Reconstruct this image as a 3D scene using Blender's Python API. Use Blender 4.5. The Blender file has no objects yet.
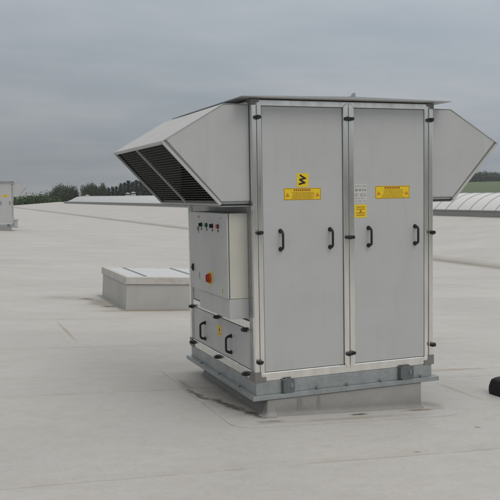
import bpy, bmesh, math, random
from mathutils import Vector, Matrix
random.seed(11)
R = math.radians
scene = bpy.context.scene
col = scene.collection

# ------------------------------------------------------------------ materials
def new_mat(name):
    m = bpy.data.materials.new(name); m.use_nodes = True
    nt = m.node_tree
    return m, nt, nt.nodes['Principled BSDF']

def N(nt, typ, **kw):
    n = nt.nodes.new(typ)
    for k, v in kw.items():
        if k.startswith('i_'):
            key = k[2:]
            n.inputs[int(key) if key.isdigit() else key.replace('_', ' ')].default_value = v
        else:
            setattr(n, k, v)
    return n

def ramp(nt, src, stops):
    r = nt.nodes.new('ShaderNodeValToRGB')
    e = r.color_ramp.elements
    while len(e) < len(stops): e.new(0.5)
    for el, (p, c) in zip(e, stops):
        el.position = p
        el.color = (c, c, c, 1) if isinstance(c, (int, float)) else (*c, 1)
    nt.links.new(src, r.inputs[0])
    return r.outputs[0]

def mix(nt, fac, a, b, mode='MIX'):
    m = nt.nodes.new('ShaderNodeMix'); m.data_type = 'RGBA'; m.blend_type = mode
    for sock, v in ((m.inputs[0], fac), (m.inputs[6], a), (m.inputs[7], b)):
        if hasattr(v, 'is_output'): nt.links.new(v, sock)
        elif isinstance(v, (int, float)): sock.default_value = v
        else: sock.default_value = (*v, 1)
    return m.outputs[2]

def math_(nt, op, a, b=None, c=None, clamp=False):
    m = nt.nodes.new('ShaderNodeMath'); m.operation = op; m.use_clamp = clamp
    for i, v in enumerate((a, b, c)):
        if v is None: continue
        if hasattr(v, 'is_output'): nt.links.new(v, m.inputs[i])
        else: m.inputs[i].default_value = v
    return m.outputs[0]

def noise(nt, vec, scale, detail=4, rough=0.55, mapscale=None):
    if mapscale:
        mp = nt.nodes.new('ShaderNodeMapping'); mp.inputs['Scale'].default_value = mapscale
        nt.links.new(vec, mp.inputs[0]); vec = mp.outputs[0]
    n = nt.nodes.new('ShaderNodeTexNoise')
    n.inputs['Scale'].default_value = scale; n.inputs['Detail'].default_value = detail
    n.inputs['Roughness'].default_value = rough
    nt.links.new(vec, n.inputs['Vector'])
    return n.outputs['Fac']

def objco(nt):
    return nt.nodes.new('ShaderNodeTexCoord').outputs['Object']

def worldco(nt):
    return nt.nodes.new('ShaderNodeNewGeometry').outputs['Position']

def bump(nt, bsdf, h, strength, dist):
    b = nt.nodes.new('ShaderNodeBump'); b.inputs['Strength'].default_value = strength
    b.inputs['Distance'].default_value = dist
    nt.links.new(h, b.inputs['Height']); nt.links.new(b.outputs[0], bsdf.inputs['Normal'])

def painted(name, c, rough=0.45, dirt=0.12, metal=0.0, dirtcol=(0.2, 0.19, 0.17), scale=3.0):
    m, nt, b = new_mat(name)
    co = objco(nt)
    n1 = noise(nt, co, scale, 5, 0.6)
    n2 = noise(nt, co, scale * 4, 5, 0.65, (1, 1, 0.12))          # thin runs of dirt down the face
    f = math_(nt, 'MULTIPLY', math_(nt, 'ADD', ramp(nt, n1, [(0.45, 0), (0.8, 1)]), ramp(nt, n2, [(0.55, 0), (0.8, 1)])), dirt)
    nt.links.new(mix(nt, f, c, dirtcol), b.inputs['Base Color'])
    nt.links.new(math_(nt, 'ADD', math_(nt, 'MULTIPLY', n1, 0.2), rough - 0.1), b.inputs['Roughness'])
    b.inputs['Metallic'].default_value = metal
    bump(nt, b, noise(nt, co, 1.6, 2), 0.12, 0.01)
    return m

def simple(name, c, rough=0.5, metal=0.0, var=0.12, scale=40):
    m, nt, b = new_mat(name)
    n = noise(nt, objco(nt), scale, 4)
    lo = tuple(x * (1 - var) for x in c); hi = tuple(min(1, x * (1 + var)) for x in c)
    nt.links.new(mix(nt, n, lo, hi), b.inputs['Base Color'])
    b.inputs['Roughness'].default_value = rough; b.inputs['Metallic'].default_value = metal
    return m

M = {}
M['panel'] = painted('panel_paint', (0.462, 0.474, 0.478), 0.42, 0.13)
M['panel_side'] = painted('side_panel_paint', (0.462, 0.474, 0.478), 0.42, 0.2)
M['hood'] = painted('hood_paint', (0.462, 0.474, 0.478), 0.45, 0.15)
M['cabinet'] = painted('cabinet_paint', (0.55, 0.545, 0.49), 0.4, 0.15)
M['black'] = simple('black_plastic', (0.012, 0.012, 0.013), 0.42)
M['dark_gap'] = simple('dark_interior', (0.02, 0.02, 0.02), 0.8)
M['seal'] = simple('rubber_seal', (0.03, 0.03, 0.03), 0.7)
M['bracket'] = simple('cast_corner', (0.22, 0.21, 0.20), 0.5, 0.3)
M['cap'] = painted('cap_sheet', (0.42, 0.43, 0.44), 0.4, 0.25, 0.35)
M['louvre'] = simple('louvre_blade', (0.10, 0.10, 0.096), 0.5, 0.25)
M['yellow'] = simple('yellow_sticker', (0.78, 0.56, 0.015), 0.4, 0, 0.05)
M['yellow_pale'] = simple('yellow_sticker_worn', (0.72, 0.52, 0.05), 0.45, 0, 0.08)
M['ink'] = simple('black_ink', (0.015, 0.015, 0.015), 0.5)
M['red_ink'] = simple('red_ink', (0.30, 0.04, 0.01), 0.5)
M['brown_ink'] = simple('brown_ink', (0.36, 0.17, 0.01), 0.5)
M['cream'] = simple('cream_paper', (0.62, 0.58, 0.40), 0.5, 0, 0.08)
M['label'] = simple('pale_label', (0.53, 0.53, 0.52), 0.4, 0, 0.05)
M['grey_ink'] = simple('grey_ink', (0.26, 0.26, 0.27), 0.5)
M['faded_orange'] = simple('faded_orange_ink', (0.58, 0.22, 0.02), 0.5)
M['red'] = simple('red_plastic', (0.35, 0.03, 0.02), 0.35)
M['orange'] = simple('orange_switch', (0.48, 0.07, 0.015), 0.35)
M['green'] = simple('green_plastic', (0.01, 0.13, 0.07), 0.35)
M['steel'] = simple('steel_key', (0.3, 0.3, 0.3), 0.4, 0.8)

# aluminium profile
m, nt, b = new_mat('aluminium_profile')
co = objco(nt)
n = noise(nt, co, 14, 4, 0.6, (1, 1, 0.2))
nt.links.new(mix(nt, ramp(nt, n, [(0.35, 0), (0.75, 1)]), (0.86, 0.85, 0.82), (0.72, 0.71, 0.685)), b.inputs['Base Color'])
b.inputs['Metallic'].default_value = 0.92
nt.links.new(math_(nt, 'ADD', math_(nt, 'MULTIPLY', n, 0.22), 0.10), b.inputs['Roughness'])
M['alu'] = m
# galvanised steel with spangle
m, nt, b = new_mat('galvanised_steel')
co = objco(nt)
v = N(nt, 'ShaderNodeTexVoronoi'); v.inputs['Scale'].default_value = 80
nt.links.new(co, v.inputs['Vector'])
sep = nt.nodes.new('ShaderNodeSeparateColor'); nt.links.new(v.outputs['Color'], sep.inputs[0])
n = noise(nt, co, 7, 5, 0.65)
c1 = mix(nt, sep.outputs[0], (0.36, 0.39, 0.40), (0.42, 0.45, 0.46))
c2 = mix(nt, ramp(nt, n, [(0.4, 0), (0.72, 0.75)]), c1, (0.27, 0.29, 0.295))
nt.links.new(c2, b.inputs['Base Color'])
b.inputs['Metallic'].default_value = 0.75
nt.links.new(math_(nt, 'ADD', math_(nt, 'MULTIPLY', n, 0.3), 0.3), b.inputs['Roughness'])
M['zinc'] = m
M['zinc_dark'] = simple('dark_galvanised_steel', (0.16, 0.18, 0.185), 0.45, 0.6, 0.25)

def membrane(name, base, roof=False):
    m, nt, b = new_mat(name)
    p = worldco(nt)
    s = nt.nodes.new('ShaderNodeSeparateXYZ'); nt.links.new(p, s.inputs[0])
    X, Y, Z = s.outputs
    big = noise(nt, p, 0.5, 6, 0.62, (0.8, 1.2, 1))
    mid = noise(nt, p, 2.2, 6, 0.65, (0.75, 1.15, 1))
    fine = noise(nt, p, 38, 5, 0.7)
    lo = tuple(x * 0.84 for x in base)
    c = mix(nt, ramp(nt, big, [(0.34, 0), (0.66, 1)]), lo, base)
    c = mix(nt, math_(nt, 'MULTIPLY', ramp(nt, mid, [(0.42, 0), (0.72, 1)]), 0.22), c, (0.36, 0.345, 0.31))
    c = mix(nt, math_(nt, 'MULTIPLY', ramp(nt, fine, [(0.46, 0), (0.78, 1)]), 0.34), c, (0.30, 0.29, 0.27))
    streak = noise(nt, p, 1.0, 5, 0.6, (0.30, 3.2, 1))
    c = mix(nt, math_(nt, 'MULTIPLY', ramp(nt, streak, [(0.5, 0), (0.75, 1)]), 0.07), c, (0.36, 0.35, 0.33))
    patchy = noise(nt, p, 7.5, 6, 0.72, (0.7, 1.2, 1))
    c = mix(nt, math_(nt, 'MULTIPLY', ramp(nt, patchy, [(0.44, 0), (0.70, 1)]), 0.30), c, (0.34, 0.325, 0.295))
    wr = nt.nodes.new('ShaderNodeTexNoise'); wr.noise_type = 'RIDGED_MULTIFRACTAL'
    wr.inputs['Scale'].default_value = 0.9; wr.inputs['Detail'].default_value = 3; wr.inputs['Roughness'].default_value = 0.4
    mpw = nt.nodes.new('ShaderNodeMapping'); mpw.inputs['Scale'].default_value = (0.35, 1.3, 1)
    nt.links.new(p, mpw.inputs[0]); nt.links.new(mpw.outputs[0], wr.inputs['Vector'])
    wrk = ramp(nt, wr.outputs['Fac'], [(0.55, 0), (0.95, 1)])           # shallow wrinkles in the sheet
    h = math_(nt, 'ADD', math_(nt, 'ADD', math_(nt, 'MULTIPLY', mid, 0.38), math_(nt, 'MULTIPLY', wrk, 0.14)), math_(nt, 'MULTIPLY', fine, 0.14))
    if roof:
        wob = noise(nt, p, 1.2, 4, 0.6)
        # welded seams every 1.957 m, running along X
        yy = math_(nt, 'ADD', math_(nt, 'ADD', Y, 1.06 + 1.957 * 40), math_(nt, 'MULTIPLY', math_(nt, 'SUBTRACT', wob, 0.5), 0.10))
        fr = math_(nt, 'MULTIPLY', math_(nt, 'FRACT', math_(nt, 'DIVIDE', yy, 1.957)), 1.957)
        line = math_(nt, 'LESS_THAN', fr, 0.016)
        brk = ramp(nt, noise(nt, p, 2.2, 4, 0.7), [(0.38, 0.05), (0.66, 0.9)])
        c = mix(nt, math_(nt, 'MULTIPLY', math_(nt, 'MULTIPLY', line, brk), 0.55), c, (0.19, 0.175, 0.155))
        soft = math_(nt, 'SUBTRACT', 1.0, math_(nt, 'DIVIDE', fr, 0.16), None, True)
        c = mix(nt, math_(nt, 'MULTIPLY', math_(nt, 'MULTIPLY', soft, brk), 0.30), c, (0.30, 0.27, 0.22))
        h = math_(nt, 'ADD', h, math_(nt, 'MULTIPLY', math_(nt, 'LESS_THAN', fr, 0.06), 0.22))
        # cross joints of the sheets, running along Y, staggered from lane to lane
        lane = math_(nt, 'FLOOR', math_(nt, 'DIVIDE', yy, 1.957))
        xo = math_(nt, 'MULTIPLY', math_(nt, 'FRACT', math_(nt, 'MULTIPLY', lane, 0.618)), 11.0)
        fx = math_(nt, 'MULTIPLY', math_(nt, 'FRACT', math_(nt, 'DIVIDE', math_(nt, 'ADD', math_(nt, 'ADD', X, xo), 200.0), 11.0)), 11.0)
        c = mix(nt, math_(nt, 'MULTIPLY', math_(nt, 'MULTIPLY', math_(nt, 'LESS_THAN', fx, 0.012), brk), 0.25), c, (0.22, 0.20, 0.17))
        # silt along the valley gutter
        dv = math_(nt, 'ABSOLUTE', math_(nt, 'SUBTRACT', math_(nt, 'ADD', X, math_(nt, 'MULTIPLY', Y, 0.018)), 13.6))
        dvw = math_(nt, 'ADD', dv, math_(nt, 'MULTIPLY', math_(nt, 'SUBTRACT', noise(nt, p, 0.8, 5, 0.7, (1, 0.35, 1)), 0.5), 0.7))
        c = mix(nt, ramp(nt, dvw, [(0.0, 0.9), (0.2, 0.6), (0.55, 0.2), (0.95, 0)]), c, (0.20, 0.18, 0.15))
        # dried dirt and painted shade at the foot of the unit, on its left and front
        def blob(cx, cy, rx, ry, col, amt, sc=5.0):
            nonlocal c
            dx = math_(nt, 'DIVIDE', math_(nt, 'SUBTRACT', X, cx), rx)
            dy = math_(nt, 'DIVIDE', math_(nt, 'SUBTRACT', Y, cy), ry)
            d = math_(nt, 'SQRT', math_(nt, 'ADD', math_(nt, 'MULTIPLY', dx, dx), math_(nt, 'MULTIPLY', dy, dy)))
            d = math_(nt, 'ADD', d, math_(nt, 'MULTIPLY', math_(nt, 'SUBTRACT', noise(nt, p, sc, 6, 0.7), 0.5), 1.8))
            c = mix(nt, ramp(nt, d, [(0.3, amt), (1.0, 0)]), c, col)
        blob(-0.09, 0.62, 0.20, 0.75, (0.17, 0.16, 0.145), 0.45)  # broad patch: grime, with the shade beside the curb painted in
        # a smear of wet dirt that runs from the outer weld in to the corner
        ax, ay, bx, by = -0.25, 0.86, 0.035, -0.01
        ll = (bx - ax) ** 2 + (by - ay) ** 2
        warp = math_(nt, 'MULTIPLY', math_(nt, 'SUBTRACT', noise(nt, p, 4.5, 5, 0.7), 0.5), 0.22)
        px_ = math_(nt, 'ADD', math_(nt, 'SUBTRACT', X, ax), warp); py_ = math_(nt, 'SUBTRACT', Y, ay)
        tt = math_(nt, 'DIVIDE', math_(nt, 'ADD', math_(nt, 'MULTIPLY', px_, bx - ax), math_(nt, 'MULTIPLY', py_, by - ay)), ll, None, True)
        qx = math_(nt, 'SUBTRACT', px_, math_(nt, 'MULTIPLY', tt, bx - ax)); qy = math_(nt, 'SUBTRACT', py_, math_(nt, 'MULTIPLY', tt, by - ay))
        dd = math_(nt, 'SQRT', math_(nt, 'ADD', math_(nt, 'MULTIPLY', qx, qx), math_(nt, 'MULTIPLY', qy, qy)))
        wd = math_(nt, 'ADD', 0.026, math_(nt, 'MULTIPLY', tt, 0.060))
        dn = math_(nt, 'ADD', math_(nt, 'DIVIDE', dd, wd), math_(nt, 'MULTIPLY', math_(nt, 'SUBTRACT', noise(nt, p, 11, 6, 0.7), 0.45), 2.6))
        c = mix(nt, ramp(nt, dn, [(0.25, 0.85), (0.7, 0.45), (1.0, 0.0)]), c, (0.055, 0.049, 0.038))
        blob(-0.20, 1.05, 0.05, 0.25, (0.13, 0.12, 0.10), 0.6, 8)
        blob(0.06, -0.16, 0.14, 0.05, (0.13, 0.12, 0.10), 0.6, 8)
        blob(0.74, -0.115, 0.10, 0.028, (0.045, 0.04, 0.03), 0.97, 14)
        blob(1.28, -0.09, 0.20, 0.035, (0.20, 0.165, 0.12), 0.85, 12)
        blob(0.60, -0.20, 0.8, 0.05, (0.28, 0.26, 0.22), 0.55, 5)
        blob(1.44, 0.02, 0.10, 0.16, (0.24, 0.21, 0.17), 0.6, 7)
        blob(0.62, 5.58, 0.95, 0.09, (0.26, 0.21, 0.14), 0.9, 6)
        blob(0.12, 6.45, 0.20, 0.55, (0.24, 0.21, 0.17), 0.75, 4)
        blob(0.02, 6.95, 0.16, 0.16, (0.10, 0.09, 0.075), 0.9, 6)
        blob(0.18, 6.05, 0.14, 0.10, (0.12, 0.105, 0.08), 0.85, 6)
        blob(-0.30, 7.10, 0.45, 0.30, (0.30, 0.28, 0.24), 0.6, 3)
        blob(-0.72, 4.0, 0.03, 0.9, (0.27, 0.23, 0.17), 0.6, 3)
        blob(1.96, 0.45, 0.025, 0.42, (0.28, 0.25, 0.21), 0.6, 5)
        blob(2.45, 1.22, 0.7, 0.05, (0.31, 0.27, 0.22), 0.7, 5)
        blob(1.40, -0.60, 0.03, 0.018, (0.13, 0.12, 0.10), 0.8, 20)
        blob(0.66, -1.0, 0.03, 0.018, (0.17, 0.16, 0.14), 0.6, 20)
        # a few tiny specks of debris
        v = N(nt, 'ShaderNodeTexVoronoi'); v.inputs['Scale'].default_value = 1.15
        nt.links.new(p, v.inputs['Vector'])
        c = mix(nt, math_(nt, 'MULTIPLY', math_(nt, 'LESS_THAN', v.outputs['Distance'], 0.013), 0.8), c, (0.07, 0.06, 0.05))
    nt.links.new(c, b.inputs['Base Color'])
    nt.links.new(math_(nt, 'ADD', math_(nt, 'MULTIPLY', mid, 0.25), 0.42), b.inputs['Roughness'])
    b.inputs['Specular IOR Level'].default_value = 0.35
    bump(nt, b, h, 0.45, 0.03)
    return m

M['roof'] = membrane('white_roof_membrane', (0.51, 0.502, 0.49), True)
M['flashing'] = membrane('membrane_flashing', (0.31, 0.308, 0.30))
M['curb'] = membrane('shaded_curb_membrane', (0.235, 0.235, 0.232))  # base colour darkened to carry the shade under the base flange
M['facade'] = simple('facade_sheet', (0.35, 0.36, 0.37), 0.5, 0.2)
M['lid_frame'] = painted('lid_frame_paint', (0.52, 0.50, 0.48), 0.5, 0.45, 0, (0.25, 0.2, 0.16), 9)
M['hatch_curb'] = painted('hatch_curb_plastic', (0.44, 0.44, 0.425), 0.5, 0.2)

def polycarb(name, c, a):
    m, nt, b = new_mat(name)
    co = objco(nt)
    n = noise(nt, co, 2.5, 5, 0.6)
    nt.links.new(mix(nt, n, tuple(x * 0.9 for x in c), c), b.inputs['Base Color'])
    b.inputs['Roughness'].default_value = 0.28
    b.inputs['Transmission Weight'].default_value = a
    b.inputs['IOR'].default_value = 1.4
    return m
M['poly'] = polycarb('translucent_sheet', (0.70, 0.71, 0.725), 0.08)
M['poly_barrel'] = polycarb('barrel_sheet', (0.73, 0.735, 0.75), 0.06)
M['rib'] = simple('rib_aluminium', (0.36, 0.37, 0.39), 0.4, 0.5)
M['barrel_curb'] = painted('barrel_curb_sheet', (0.30, 0.30, 0.30), 0.5, 0.3)
M['cloth'] = simple('bag_cloth', (0.010, 0.010, 0.014), 0.8, 0, 0.3, 120)
M['webbing'] = simple('bag_webbing', (0.016, 0.016, 0.018), 0.7, 0, 0.2, 200)
M['vent'] = simple('vent_paint', (0.40, 0.40, 0.39), 0.5, 0.1)

def foliage(name, dark, light):
    m, nt, b = new_mat(name)
    oi = nt.nodes.new('ShaderNodeObjectInfo')
    p = worldco(nt)
    n = noise(nt, p, 0.9, 4, 0.7)
    geo = nt.nodes.new('ShaderNodeNewGeometry')
    f = math_(nt, 'ADD', math_(nt, 'MULTIPLY', geo.outputs['Random Per Island'], 0.5), math_(nt, 'MULTIPLY', n, 0.5))
    nt.links.new(mix(nt, f, dark, light), b.inputs['Base Color'])
    b.inputs['Roughness'].default_value = 0.6
    b.inputs['Specular IOR Level'].default_value = 0.2
    return m
M['leaf'] = foliage('broad_leaves', (0.040, 0.060, 0.030), (0.085, 0.105, 0.052))
M['spring_leaf'] = foliage('spring_leaves', (0.055, 0.058, 0.036), (0.105, 0.105, 0.066))
M['hedge'] = foliage('hedge_leaves', (0.030, 0.058, 0.018), (0.060, 0.098, 0.030))
M['needle'] = foliage('conifer_needles', (0.026, 0.040, 0.030), (0.048, 0.064, 0.045))
M['wood'] = foliage('far_wood_leaves', (0.045, 0.065, 0.045), (0.075, 0.095, 0.062))
M['bark'] = simple('bark', (0.07, 0.058, 0.045), 0.9)
m, nt, b = new_mat('meadow_grass')
p = worldco(nt)
n1 = noise(nt, p, 0.012, 5, 0.6); n2 = noise(nt, p, 0.25, 6, 0.7)
nt.links.new(mix(nt, math_(nt, 'MULTIPLY', math_(nt, 'ADD', n1, n2), 0.5), (0.055, 0.085, 0.030), (0.095, 0.14, 0.055)), b.inputs['Base Color'])
b.inputs['Roughness'].default_value = 0.9
M['grass'] = m

# ------------------------------------------------------------------ mesh helpers
class MB:
    def __init__(s): s.bm = bmesh.new(); s.mats = []; s.smooth = False
    def mi(s, mat):
        if mat not in s.mats: s.mats.append(mat)
        return s.mats.index(mat)
    def merge(s, b2, mat):
        i = s.mi(mat)
        vs = {v: s.bm.verts.new(v.co) for v in b2.verts}
        for f in b2.faces:
            try:
                nf = s.bm.faces.new([vs[v] for v in f.verts]); nf.material_index = i; nf.smooth = f.smooth
            except ValueError: pass
        b2.free(); return s
    def box(s, x0, x1, y0, y1, z0, z1, mat, bev=0.0, seg=2):
        b = bmesh.new()
        bmesh.ops.create_cube(b, size=1)
        for v in b.verts:
            v.co = Vector(((x0 + x1) / 2 + v.co.x * (x1 - x0), (y0 + y1) / 2 + v.co.y * (y1 - y0), (z0 + z1) / 2 + v.co.z * (z1 - z0)))
        if bev: bmesh.ops.bevel(b, geom=b.edges[:], offset=min(bev, 0.45 * min(x1 - x0, y1 - y0, z1 - z0)), segments=seg, profile=0.5, affect='EDGES')
        return s.merge(b, mat)
    def prism(s, pts, axis, a0, a1, mat, bev=0.0):
        """outline pts in the two other axes, extruded along axis from a0 to a1"""
        def P(p, a):
            return Vector((a, p[0], p[1])) if axis == 'x' else Vector((p[0], a, p[1])) if axis == 'y' else Vector((p[0], p[1], a))
        b = bmesh.new()
        A = [b.verts.new(P(p, a0)) for p in pts]; B = [b.verts.new(P(p, a1)) for p in pts]
        b.faces.new(A); b.faces.new(list(reversed(B)))
        n = len(pts)
        for i in range(n): b.faces.new((A[i], B[i], B[(i + 1) % n], A[(i + 1) % n]))
        bmesh.ops.recalc_face_normals(b, faces=b.faces)
        if bev: bmesh.ops.bevel(b, geom=b.edges[:], offset=bev, segments=2, profile=0.5, affect='EDGES')
        return s.merge(b, mat)
    def cyl(s, c, d, r, h, mat, n=20, r2=None, bev=0.0):
        """cylinder from c along direction d"""
        b = bmesh.new()
        bmesh.ops.create_cone(b, cap_ends=True, segments=n, radius1=r, radius2=r if r2 is None else r2, depth=h)
        if bev: bmesh.ops.bevel(b, geom=[e for e in b.edges if len(e.link_faces) == 2 and any(len(f.verts) > 4 for f in e.link_faces)], offset=bev, segments=2, profile=0.5, affect='EDGES')
        q = Vector((0, 0, 1)).rotation_difference(Vector(d).normalized()).to_matrix()
        for v in b.verts: v.co = q @ (v.co + Vector((0, 0, h / 2))) + Vector(c)
        for f in b.faces: f.smooth = len(f.verts) <= 4
        return s.merge(b, mat)
    def tube(s, pts, r, mat, n=10, radii=None):
        pts = [Vector(p) for p in pts]
        b = bmesh.new(); rings = []
        for i, p in enumerate(pts):
            t = (pts[min(i + 1, len(pts) - 1)] - pts[max(i - 1, 0)]).normalized()
            u = t.orthogonal().normalized() if i == 0 else (u - t * u.dot(t)).normalized()
            w = t.cross(u); rr = radii[i] if radii else r
            rings.append([b.verts.new(p + (u * math.cos(2 * math.pi * k / n) + w * math.sin(2 * math.pi * k / n)) * rr) for k in range(n)])
        for A, B in zip(rings, rings[1:]):
            for k in range(n):
                f = b.faces.new((A[k], A[(k + 1) % n], B[(k + 1) % n], B[k])); f.smooth = True
        b.faces.new(list(reversed(rings[0]))); b.faces.new(rings[-1])
        return s.merge(b, mat)
    def quad(s, pts, mat):
        f = s.bm.faces.new([s.bm.verts.new(Vector(p)) for p in pts]); f.material_index = s.mi(mat); return s
    def text(s, body, size, M4, mat, bold=0.0):
        cu = bpy.data.curves.new('lettering', 'FONT'); cu.body = body; cu.size = size
        cu.align_x = 'CENTER'; cu.align_y = 'CENTER'; cu.extrude = 0.0004; cu.offset = bold
        o = bpy.data.objects.new('lettering', cu); col.objects.link(o)
        dg = bpy.context.evaluated_depsgraph_get(); dg.update()
        me = bpy.data.meshes.new_from_object(o.evaluated_get(dg))
        b = bmesh.new(); b.from_mesh(me); b.transform(M4)
        bpy.data.objects.remove(o); bpy.data.curves.remove(cu); bpy.data.meshes.remove(me)
        return s.merge(b, mat)
    def build(s, name, parent=None, loc=None, recalc=True):
        if recalc: bmesh.ops.recalc_face_normals(s.bm, faces=s.bm.faces)
        me = bpy.data.meshes.new(name); s.bm.to_mesh(me); s.bm.free()
        for mt in s.mats: me.materials.append(mt)
        o = bpy.data.objects.new(name, me); col.objects.link(o)
        if loc: o.location = loc
        if parent: o.parent = parent
        return o

def tag(o, label=None, cat=None, group=None, kind=None):
    for k, v in (('label', label), ('category', cat), ('group', group), ('kind', kind)):
        if v: o[k] = v
    return o
def empty(name, loc=(0, 0, 0), rot=(0, 0, 0)):
    o = bpy.data.objects.new(name, None); o.location = loc; o.rotation_euler = rot
    o.empty_display_size = 0.3; col.objects.link(o); return o
def copy_tree(o, parent=None):
    c = o.copy(); col.objects.link(c); c.parent = parent
    for ch in list(o.children): copy_tree(ch, c)
    return c

# ------------------------------------------------------------------ roof
SL = 0.061
def xv(y): return 13.6 - 0.018 * y                       # valley gutter
def xb(y): return 25.8 - 0.0476 * (y - 30.2)             # left foot of the barrel rooflight
BW = 4.2                                                 # width of the barrel
def zr(x, y):
    v = xv(y); zv = 0.09 - SL * v
    if x <= -6: return 0.09 + SL * 6 + SL * (x + 6)
    if x <= v: return 0.09 - SL * x
    rx = xb(y) + BW / 2
    if x <= rx: return zv + 0.06 * (x - v)
    return zv + 0.06 * (rx - v) - 0.06 * (x - rx)

rb = MB()
ys = [-24, -8, 0, 8, 20, 40, 70, 100, 135, 165]
rows = []
for y in ys:
    xs = [-30, -6, 0, 6, xv(y), (xv(y) + xb(y)) / 2, xb(y) + BW / 2, xb(y) + BW / 2 + 14, xb(y) + BW / 2 + 26]
    rows.append([rb.bm.verts.new((x, y, zr(x, y))) for x in xs])
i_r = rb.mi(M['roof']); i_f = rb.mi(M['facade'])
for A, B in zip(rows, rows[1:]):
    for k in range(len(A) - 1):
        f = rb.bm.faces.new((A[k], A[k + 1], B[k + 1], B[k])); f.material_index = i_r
# facade below the roof edge
loop = rows[0] + [r[-1] for r in rows[1:]] + list(reversed(rows[-1][:-1])) + [r[0] for r in reversed(rows[1:-1])]
low = [rb.bm.verts.new((v.co.x, v.co.y, -9.0)) for v in loop]
for k in range(len(loop)):
    j = (k + 1) % len(loop)
    f = rb.bm.faces.new((loop[k], low[k], low[j], loop[j])); f.material_index = i_f
roof = rb.build('roof')
tag(roof, kind='structure')

# ------------------------------------------------------------------ the ventilation unit
W, D, Z0, Z1 = 1.442, 1.541, 0.3286, 2.272
unit = empty('ventilation_unit', (0, 0, 0))
tag(unit, 'large grey rooftop ventilation unit with control cabinet, hooded louvres and two yellow-stickered doors, nearest',
    'ventilation unit', 'ventilation units on the roof')

b = MB(); b.box(0.03, W - 0.03, 0.03, D - 0.03, Z0 + 0.02, Z1 - 0.02, M['dark_gap'])  # dark filler box added behind the panels to block light
b.build('light_block_box', unit)

def post(x0, x1, y0, y1, z0=Z0 + 0.012, z1=Z1 - 0.004, mat='alu'):
    return MB().box(x0, x1, y0, y1, z0, z1, M[mat], 0.007, 3)

# corner posts: a rounded outer profile, and the door jamb profile beside it
for (cx, sx) in ((0, 1), (W, -1)):
    for (cy, sy) in ((0, 1), (D, -1)):
        x0, x1 = sorted((cx, cx + sx * 0.037)); y0, y1 = sorted((cy, cy + sy * 0.037))
        b = post(x0, x1, y0, y1)
        xa, xc = sorted((cx + sx * 0.040, cx + sx * 0.075)); ya, yc = sorted((cy + sy * 0.003, cy + sy * 0.034))
        b.box(xa, xc, ya, yc, Z0 + 0.03, Z1 - 0.03, M['alu'], 0.006, 3)
        xa, xc = sorted((cx + sx * 0.003, cx + sx * 0.034)); ya, yc = sorted((cy + sy * 0.040, cy + sy * 0.105))
        b.box(xa, xc, ya, yc, Z0 + 0.03, Z1 - 0.03, M['zinc'], 0.004, 2)
        b.build('corner_post', unit)
# mullion between the two doors: two profiles with rounded ends over the rails (front and back)
for ysd in (0, 1):
    b = MB()
    for x0, x1 in ((0.693, 0.733), (0.737, 0.777)):
        y0, y1 = (-0.005, 0.032) if ysd == 0 else (D - 0.032, D + 0.005)
        zc0, zc1, r = Z0 + 0.040, Z1 - 0.018, 0.028
        inner = x1 if x0 < 0.7 else x0
        outer = x0 if x0 < 0.7 else x1
        s = 1 if outer < inner else -1
        pts = [(outer, zc0 + r), (outer + s * 0.009, zc0 + 0.011), (outer + s * 0.024, zc0), (inner, zc0), (inner, zc1), (outer + s * 0.024, zc1), (outer + s * 0.009, zc1 - 0.011), (outer, zc1 - r)]
        b.prism(pts, 'y', y0, y1, M['alu'], 0.003)
    b.build('door_mullion', unit)
# rails
for ysd in (0, 1):
    y0, y1 = (0.002, 0.034) if ysd == 0 else (D - 0.034, D - 0.002)
    MB().box(0.039, W - 0.039, y0, y1, 2.228, Z1 - 0.003, M['alu'], 0.005).build('top_rail', unit)
    MB().box(0.039, W - 0.039, y0, y1, Z0, 0.3885, M['alu'], 0.006, 3).build('bottom_rail', unit)
for xsd in (0, 1):
    x0, x1 = (0.002, 0.034) if xsd == 0 else (W - 0.034, W - 0.002)
    MB().box(x0, x1, 0.039, D - 0.039, 2.228, Z1 - 0.003, M['alu'], 0.005).build('top_rail', unit)
    MB().box(x0, x1, 0.039, D - 0.039, Z0, 0.395, M['alu'], 0.006, 3).build('bottom_rail', unit)
    MB().box(x0 - (0.002 if xsd == 0 else 0), x1 + (0.002 if xsd else 0), 0.107, D - 0.107, 0.682, 0.742, M['alu'], 0.006, 3).build('middle_rail', unit)

# cast corner brackets
for (cx, sx) in ((0, 1), (W, -1)):
    for (cy, sy) in ((0, 1), (D, -1)):
        for top in (0, 1):
            b = MB(); e = 0.004
            if not top:
                L = [(0, 0), (0.085, 0), (0.085, 0.034), (0.050, 0.036), (0.048, 0.072), (0, 0.072)]; zb = Z0 - 0.002; zs = 1
            else:
                L = [(0, 0), (0.060, 0), (0.060, 0.022), (0.036, 0.024), (0.034, 0.042), (0, 0.042)]; zb = Z1 + 0.001; zs = -1
            pf = [(cx + sx * (u - e), zb + zs * v) for u, v in L]
            ya, yc = sorted((cy - sy * e, cy + sy * 0.02))
            b.prism(pf, 'y', ya, yc, M['bracket'], 0.002)
            pl = [(cy + sy * (u + 0.0205), zb + zs * v) for u, v in L[:2] + L[2:]]
            xa, xc = sorted((cx - sx * e, cx + sx * 0.02))
            b.prism(pl, 'x', xa, xc, M['bracket'], 0.002)
            b.build('corner_bracket', unit)

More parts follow.
